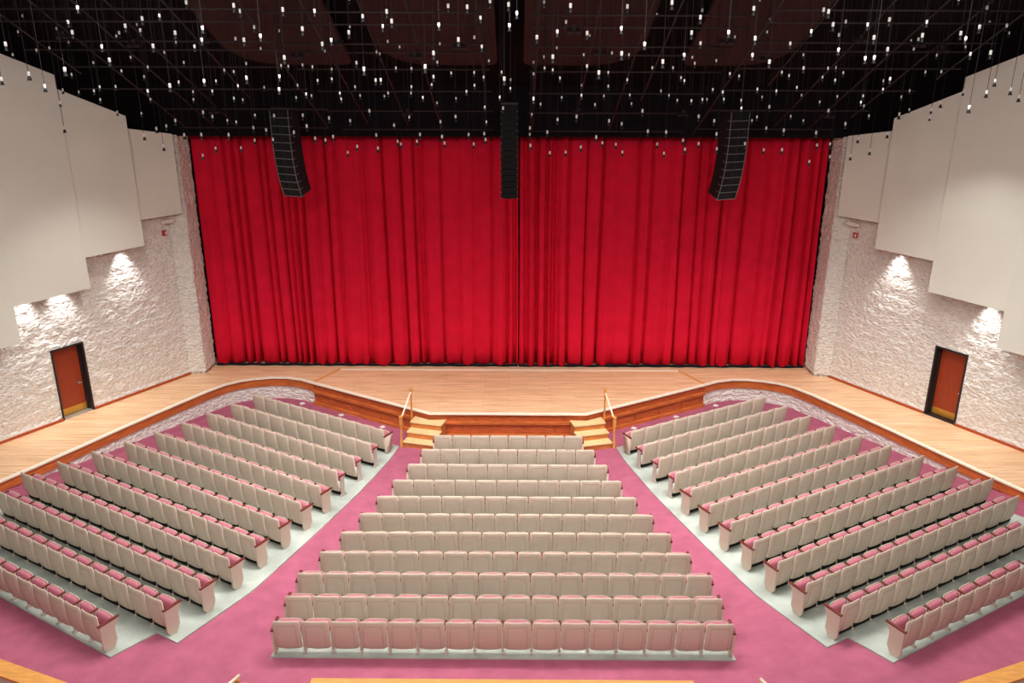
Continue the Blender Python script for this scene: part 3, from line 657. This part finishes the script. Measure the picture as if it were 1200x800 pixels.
for k, (x, y, z) in enumerate(pend[:NPEND]):
    e = empty('pendant_spotlight', (x, y, z)); cl = zceil(y) - z - 0.09
    cell = cells[pipe_place(x, y)]; rk = cell.index((x, y, z))
    pre = '' if len(cell) == 1 else ('lowest ' if rk == len(cell) - 1 else ('highest ' if rk == 0 else ORD[rk] + '-highest '))
    thing(e, pre + 'pendant spotlight ' + pipe_place(x, y), 'pendant light', 'pendant spotlights under the ceiling pipes')
    c = ob('cord', m_cord, e); c.scale = (1, 1, cl); c.location = (0, 0, 0.09 - 0.09 * cl)
    if (k % 8 == 3 or (y > 22.5 and k % 4 == 1)) and z < 12.3 and all(math.hypot(x - fx, y - fy) > 1.3 for fx, fy in flood):
        ld = bpy.data.lights.new('pendant_lamp', 'SPOT'); ld.energy = 620 if y > 22.5 else (340 if abs(x) > 6.5 else 190); ld.color = (1, 0.95, 0.9); ld.spot_size = math.radians(104); ld.spot_blend = 0.7; ld.shadow_soft_size = 0.05
        lo = bpy.data.objects.new('pendant_lamp', ld); COL.objects.link(lo); lo.location = (x, y, z - 0.10)
    a = ob('socket', m_sock, e); s = ob('shade', m_shade, e); ob('lens', m_lens, s)
    a.scale = s.scale = (0.72, 0.72, 0.72) if y > 20 else (0.92, 0.92, 0.88)
mb = MB(); fmats = []
for (x, y, z) in pend[NPEND:]:
    for me, mi in ((m_sock, 0), (m_shade, 1), (m_lens, 2), (m_cord, 3)):
        k0 = len(mb.f); zs_ = (zceil(y) - z - 0.09) if mi == 3 else 1.0; zo = 0.09 - 0.09 * zs_ if mi == 3 else 0.0
        mb.add([(v.co.x + x, v.co.y + y, v.co.z * zs_ + zo + z) for v in me.vertices], [tuple(p.vertices) for p in me.polygons]); fmats += [mi] * (len(mb.f) - k0)
me = mb.mesh('distant_pendants')
for n in ('socket', 'shade', 'lens', 'cord'): me.materials.append(M[n])
me.polygons.foreach_set('material_index', fmats)
o = ob('distant_pendant_spotlights', me); o['kind'] = 'stuff'; thing(o, 'cluster of tiny pendant spotlights hanging farthest back by the header', 'pendant lights')

# ------------------------------------------------------------------ seats
def rounded_sheet(hw, z0, z1, yfun, th_r, th_f, nu, nv, ex, rim):
    """closed pillow-like sheet: rear surface y - th_r, front surface y + th_f, both fading to the rim"""
    v = []; f = []
    for s in (0, 1):
        for j in range(nv + 1):
            b = -math.cos(math.pi * j / nv) ; b = max(-1, min(1, b * 1.0))
            for i in range(nu + 1):
                a = -math.cos(math.pi * i / nu)
                # squircle mapping keeps the outline a rounded rectangle
                k = (abs(a) ** ex + abs(b) ** ex) ** (1.0 / ex); m_ = max(abs(a), abs(b)); q = 1.0 if k < 1e-6 else m_ / k
                u, w_ = a * q, b * q
                x = u * hw; z = (z0 + z1) / 2 + w_ * (z1 - z0) / 2
                e = max(0.0, 1 - m_ ** rim) ** 0.5
                y = yfun(u, (w_ + 1) / 2); y += (-th_r * e) if s == 0 else (th_f * e)
                v.append((x, y, z))
    n = (nu + 1) * (nv + 1)
    for j in range(nv):
        for i in range(nu):
            a = j * (nu + 1) + i; b = a + 1; c = b + nu + 1; d = a + nu + 1
            f.append((a, b, c, d)); f.append((n + d, n + c, n + b, n + a))
    # weld rims by stitching
    rimi = [i for i in range(nu + 1)] + [j * (nu + 1) + nu for j in range(1, nv + 1)] + [nv * (nu + 1) + i for i in range(nu - 1, -1, -1)] + [j * (nu + 1) for j in range(nv - 1, 0, -1)]
    for q in range(len(rimi)):
        a, b = rimi[q], rimi[(q + 1) % len(rimi)]; f.append((b, a, n + a, n + b))
    return v, f
def yb(u, t): return 0.10 - 0.085 * t + 0.03 * u * u - 0.035 * math.sin(math.pi * min(1, t * 1.05)) + 0.015
m_shell = mesh('back_shell', *rounded_sheet(0.267, 0.12, 0.815, yb, 0.030, 0.024, 12, 12, 9, 8), M['shell'], True)
m_bcush = mesh('back_cushion', *rounded_sheet(0.236, 0.24, 0.755, lambda u, t: yb(u, 0.20 + 0.71 * t) + 0.012, 0.0, 0.05, 8, 8, 5, 5), M['fabric'], True)
def ysc(u, t): return 0.27 + 0.07 * t
m_scush = mesh('seat_cushion', *rounded_sheet(0.225, 0.35, 0.62, ysc, 0.05, 0.04, 8, 8, 5, 5), M['fabric'], True)
m_span = mesh('seat_pan', *rounded_sheet(0.232, 0.335, 0.625, lambda u, t: ysc(u, t) + 0.035, 0.0, 0.035, 8, 8, 6, 7), M['shell'], True)
# seam line outlining the inset back panel
mb = MB(); prev = None; N = 26; path = []
for k in range(N + 1):
    t = k / N * 2.6 - 1.3                        # around the top from lower left to lower right
    if t < -0.45: u, h = -0.70, 0.12 + (0.86 - 0.12) * (t + 1.3) / 0.85
    elif t > 0.45: u, h = 0.70, 0.86 - (0.86 - 0.12) * (t - 0.45) / 0.85
    else: u, h = t / 0.45 * 0.70, 0.86
    r = (0.07 * max(0, abs(u) - 0.62) / 0.08) if abs(t) <= 0.6 and abs(t) >= 0.45 else 0
    zz = 0.12 + 0.695 * h; path.append((u * 0.262, yb(u, h) - 0.030, zz - r))
for a, b in zip(path[:-1], path[1:]): mb.tube(a, b, 0.0045, 4)
m_seam = mb.mesh('back_seam', M['seam'])
mb = MB(); mb.box(-0.02, 0.02, 0.10, 0.38, 0.575, 0.60); m_arm = mb.mesh('armrest', M['arm'])
mb = MB(); mb.box(-0.016, 0.016, 0.14, 0.27, 0.04, 0.575); mb.box(-0.025, 0.025, 0.10, 0.31, -0.05, 0.04); m_leg = mb.mesh('leg', M['leg'])
def yz_prism(pts, x0, x1):
    n = len(pts); v = [(x0, p[0], p[1]) for p in pts] + [(x1, p[0], p[1]) for p in pts]
    f = [tuple(reversed(range(n))), tuple(range(n, 2 * n))] + [(i, (i + 1) % n, n + (i + 1) % n, n + i) for i in range(n)]
    return v, f
ENDP = [(0.12, -0.03), (0.05, 0.06), (0.04, 0.575), (0.42, 0.575), (0.39, 0.51), (0.34, 0.44), (0.33, 0.38), (0.34, 0.14), (0.25, -0.03)]
m_endp = mesh('end_panel', *yz_prism(ENDP, -0.022, 0.022), M['shell'])
mb = MB(); mb.box(-0.026, 0.026, 0.02, 0.45, 0.575, 0.605); m_enda = mb.mesh('armrest', M['arm'])

mb = MB(); mb.box(-0.245, 0.245, 0.13, 0.22, 0.03, 0.17); m_shadow_bar = mb.mesh('shadow_bar', M['under'])  # dark bar added as painted shade below the shell, not a seat part
def seat_parts(first, last, end0, end1, with_shadow=True):
    """(name, mesh, x offset in half widths, parent index); end kinds: None, 'slim', 'panel'"""
    P = [('back_shell', m_shell, 0.0), ('back_cushion', m_bcush, 0.0), ('seat_cushion', m_scush, 0.0), ('seat_pan', m_span, 0.0)]
    if with_shadow: P += [('shadow_bar', m_shadow_bar, 0.0)]
    if end0 == 'panel': P += [('armrest', m_enda, -1.02), ('end_panel', m_endp, -1.02)]
    else: P += [('armrest', m_arm, -1.0), ('leg', m_leg, -1.0)]
    if last:
        if end1 == 'panel': P += [('armrest', m_enda, 1.02), ('end_panel', m_endp, 1.02)]
        else: P += [('armrest', m_arm, 1.0), ('leg', m_leg, 1.0)]
    return P
STUFF = []
def seat(x, y, z, rz, wd, parts, label, group):
    sx = wd / 0.55
    if label is None:
        STUFF.append((x, y, z, rz, sx, parts)); return
    e = empty('auditorium_seat', (x, y, z), rz); thing(e, label, 'seat', group)
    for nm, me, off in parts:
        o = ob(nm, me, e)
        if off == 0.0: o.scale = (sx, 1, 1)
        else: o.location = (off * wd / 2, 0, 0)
        if nm == 'back_shell': ob('back_seam', m_seam, o)
for i, n in enumerate(CR_N):
    y = CR_Y0 - CR_DY * i; z = zc(i) + 0.03
    for k in range(n):
        x = 0.028 + (k + 0.5 - n / 2) * CR_W
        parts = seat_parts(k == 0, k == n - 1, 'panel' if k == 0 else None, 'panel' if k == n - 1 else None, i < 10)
        a = min(k, n - 1 - k); sd = 'house-left' if k < n / 2 else 'house-right'
        pos = '%s from the %s aisle' % (ORD[a], sd) if a else 'at the %s aisle end' % sd
        lab = None if i < 4 else 'beige-backed pink seat %s, %s' % (pos, 'last centre row' if i == 10 else '%s centre row from the stage' % ORD[i])
        seat(x, y, z, 0.0, CR_W, parts, lab, 'centre block seats')
for side in (-1, 1):
    for i, n in enumerate(SR_N):
        L = SR_IN[i] - SR_OUT[i]; wd = L / n
        ri = i if i < 11 else 11.09
        for k in range(n):
            t = SR_IN[i] - (k + 0.5) * wd
            x, y = side_xy(ri, t, side); z = zs(ri) + 0.03
            if abs(x) > 14.0 or y < 12.0: continue
            if (i == 9 and k > 13) or (i == 10 and k > 11): continue
            # local +x: towards the aisle for house left, away from it for house right
            endk = 'slim' if i in (1, 2, 3) else 'panel'
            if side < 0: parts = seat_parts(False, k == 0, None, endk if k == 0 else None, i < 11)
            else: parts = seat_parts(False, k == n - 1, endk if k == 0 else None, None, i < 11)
            pos = '%s from the centre aisle' % ORD[k] if k else 'at the aisle end'
            lab = None if i < 4 else 'beige-backed pink seat %s, %s, %s block' % (pos, 'last row' if i == 11 else '%s row from the stage' % ORD[i], HOUSE[side])
            seat(x, y, z, side * -PHI if False else (-PHI if side < 0 else PHI), wd, parts, lab, '%s block seats' % HOUSE[side])
# the rows nearest the stage: one joined mass
mb = MB(); fm = []; names = ['shell', 'fabric', 'arm', 'leg', 'seam', 'under']; idx = {M[n].name: q for q, n in enumerate(names)}
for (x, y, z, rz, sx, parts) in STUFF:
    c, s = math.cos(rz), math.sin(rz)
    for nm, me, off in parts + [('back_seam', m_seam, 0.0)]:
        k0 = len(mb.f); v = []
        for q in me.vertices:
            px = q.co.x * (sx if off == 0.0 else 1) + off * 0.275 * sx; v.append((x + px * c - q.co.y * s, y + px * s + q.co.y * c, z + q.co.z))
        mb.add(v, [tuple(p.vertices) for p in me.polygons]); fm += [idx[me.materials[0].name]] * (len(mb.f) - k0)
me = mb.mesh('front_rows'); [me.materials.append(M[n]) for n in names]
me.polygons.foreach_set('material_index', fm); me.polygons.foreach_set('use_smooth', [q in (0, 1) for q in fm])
o = ob('front_row_seats', me); o['kind'] = 'stuff'; thing(o, 'beige-backed pink seats of the four rows nearest the stage', 'seats')

# ------------------------------------------------------------------ stage steps with handrails
for side in (-1, 1):
    st = empty('stage_steps', (side * 2.47, 23.76, 0), math.radians(15) * side); thing(st, 'three wooden steps up to the stage with post handrail, %s corner' % HOUSE[side], 'steps', 'steps up to the stage')
    hw = 0.52; tn15 = math.tan(math.radians(15.3))
    for k in range(3):
        z = 0.6 - 0.2 * k; d0 = 0.30 * k; d1 = 0.30 * (k + 1)
        if k == 0: pts = [(-hw, -d1), (hw, -d1), (hw, hw * tn15 - 0.02), (0, -0.03), (-hw, hw * tn15 - 0.02)]
        else: pts = [(-hw, -d1), (hw, -d1), (hw, -d0), (-hw, -d0)]
        ptt = [(p[0], p[1] - (0.03 if q < 2 else 0)) for q, p in enumerate(pts)]
        mb = MB(); mb.prism(ptt, z - 0.035, z); mb.ob('tread', M['step_wood'], st)
        pr = [(-hw + 0.02, -d1), (hw - 0.02, -d1), (hw - 0.02, -d0 if k else 0.0), (-hw + 0.02, -d0 if k else 0.0)]
        if k == 0: pr = [(-hw + 0.02, -d1), (hw - 0.02, -d1), (hw - 0.02, 0.09), (0, -0.04), (-hw + 0.02, 0.09)]
        mb = MB(); mb.prism(pr, 0.0, z - 0.035); mb.ob('riser', M['step_riser'], st)
    xo = side * (hw + 0.05)
    for nm, yy, zb, zt in (('post', -0.90, 0.0, 1.05), ('post', -0.03, 0.0, 1.62)):
        mb = MB(); mb.box(xo - 0.04, xo + 0.04, yy - 0.04, yy + 0.04, zb, zb + 0.22); mb.box(xo - 0.022, xo + 0.022, yy - 0.022, yy + 0.022, zb + 0.22, zt - 0.32 if zb == 0 and zt < 1.2 else zt - 0.2)
        mb.box(xo - 0.04, xo + 0.04, yy - 0.04, yy + 0.04, zt - 0.32 if zt < 1.2 else zt - 0.16, zt - 0.04); 
        p = mb.ob(nm, M['oak'], st)
        cp = MB(); cp.box(xo - 0.05, xo + 0.05, yy - 0.05, yy + 0.05, zt - 0.04, zt - 0.02); cp.tube((xo, yy, zt - 0.02), (xo, yy, zt + 0.02), 0.035, 8, 0.01); cp.ob('post_cap', M['oak'], p)
    mb = MB(); mb.tube((xo, -0.88, 0.93), (xo, -0.03, 1.50), 0.026, 8); mb.ob('handrail', M['rail_white'], st, True)
# floor boxes let into the carpet in front of the side blocks
for side in (-1, 1):
    for k, (x, y) in enumerate(((4.07, 24.56), (5.6, 25.47), (7.13, 26.42))):
        e = empty('floor_box', (side * x, y - 0.12, 0.005), -PHI * side); thing(e, 'square metal floor box in pink carpet, %s before the %s stage front' % (ORD[k], HOUSE[side]), 'floor box', 'metal floor boxes')
        mb = MB(); mb.box(-0.085, 0.085, -0.085, 0.085, -0.02, 0.012); mb.ob('frame', M['steel'], e)
        mb = MB(); mb.box(-0.065, 0.065, -0.065, 0.065, 0.012, 0.018); mb.ob('lid', M['white_plastic'], e)

# ------------------------------------------------------------------ rear half-walls with oak caps and the aisle handrails
def half_wall(pa, pb, label):
    pa = Vector(pa); pb = Vector(pb); u = (pb - pa).normalized(); n = Vector((u.y, -u.x)); n = n if n.y < 0 else -n
    c = (pa + pb) / 2; e = empty('half_wall', (c.x, c.y, 0)); e['kind'] = 'structure'; e['label'] = label
    def q(d0, d1, ex): return [(p.x - c.x, p.y - c.y) for p in (pa - u * ex + n * d1, pb + u * ex + n * d1, pb + u * ex + n * d0, pa - u * ex + n * d0)]
    mb = MB(); mb.prism(q(0.04, 0.26, -0.03), 0.2, 1.455); mb.ob('wall_body', M['cream'], e)
    mb = MB(); mb.prism(q(0.0, 0.30, 0.0), 1.455, 1.5); mb.ob('oak_cap', M['oak'], e)
half_wall((-3.17, 11.34), (3.27, 11.34), 'centre rear half-wall with an oak cap')
half_wall((-11.2, 12.72), (-5.6, 10.56), 'house-left rear half-wall with an oak cap')
half_wall((5.7, 10.56), (11.4, 12.75), 'house-right rear half-wall with an oak cap')
for side in (-1, 1):
    e = empty('aisle_handrail', (side * 4.44, 11.2, 0.45)); thing(e, 'oak handrail with post beside the %s rear aisle' % HOUSE[side], 'handrail', 'aisle handrails')
    mb = MB(); mb.tube((0.0 * side, 0.24, 1.0), (side * 0.16, -0.6, 1.25), 0.03, 8); mb.ob('handrail', M['rail_white'], e, True)
    mb = MB(); mb.box(-0.03, 0.03, 0.12, 0.18, -0.05, 1.0); mb.ob('post', M['oak'], e)
    mb = MB(); mb.box(-0.03 if side > 0 else 0.03, 0.17 if side < 0 else -0.03 + 0.001, 0.08, 0.14, 0.86, 0.94) if side < 0 else mb.box(0.031, 0.06, 0.08, 0.14, 0.86, 0.94)
    mb.ob('bracket', M['oak'], e)
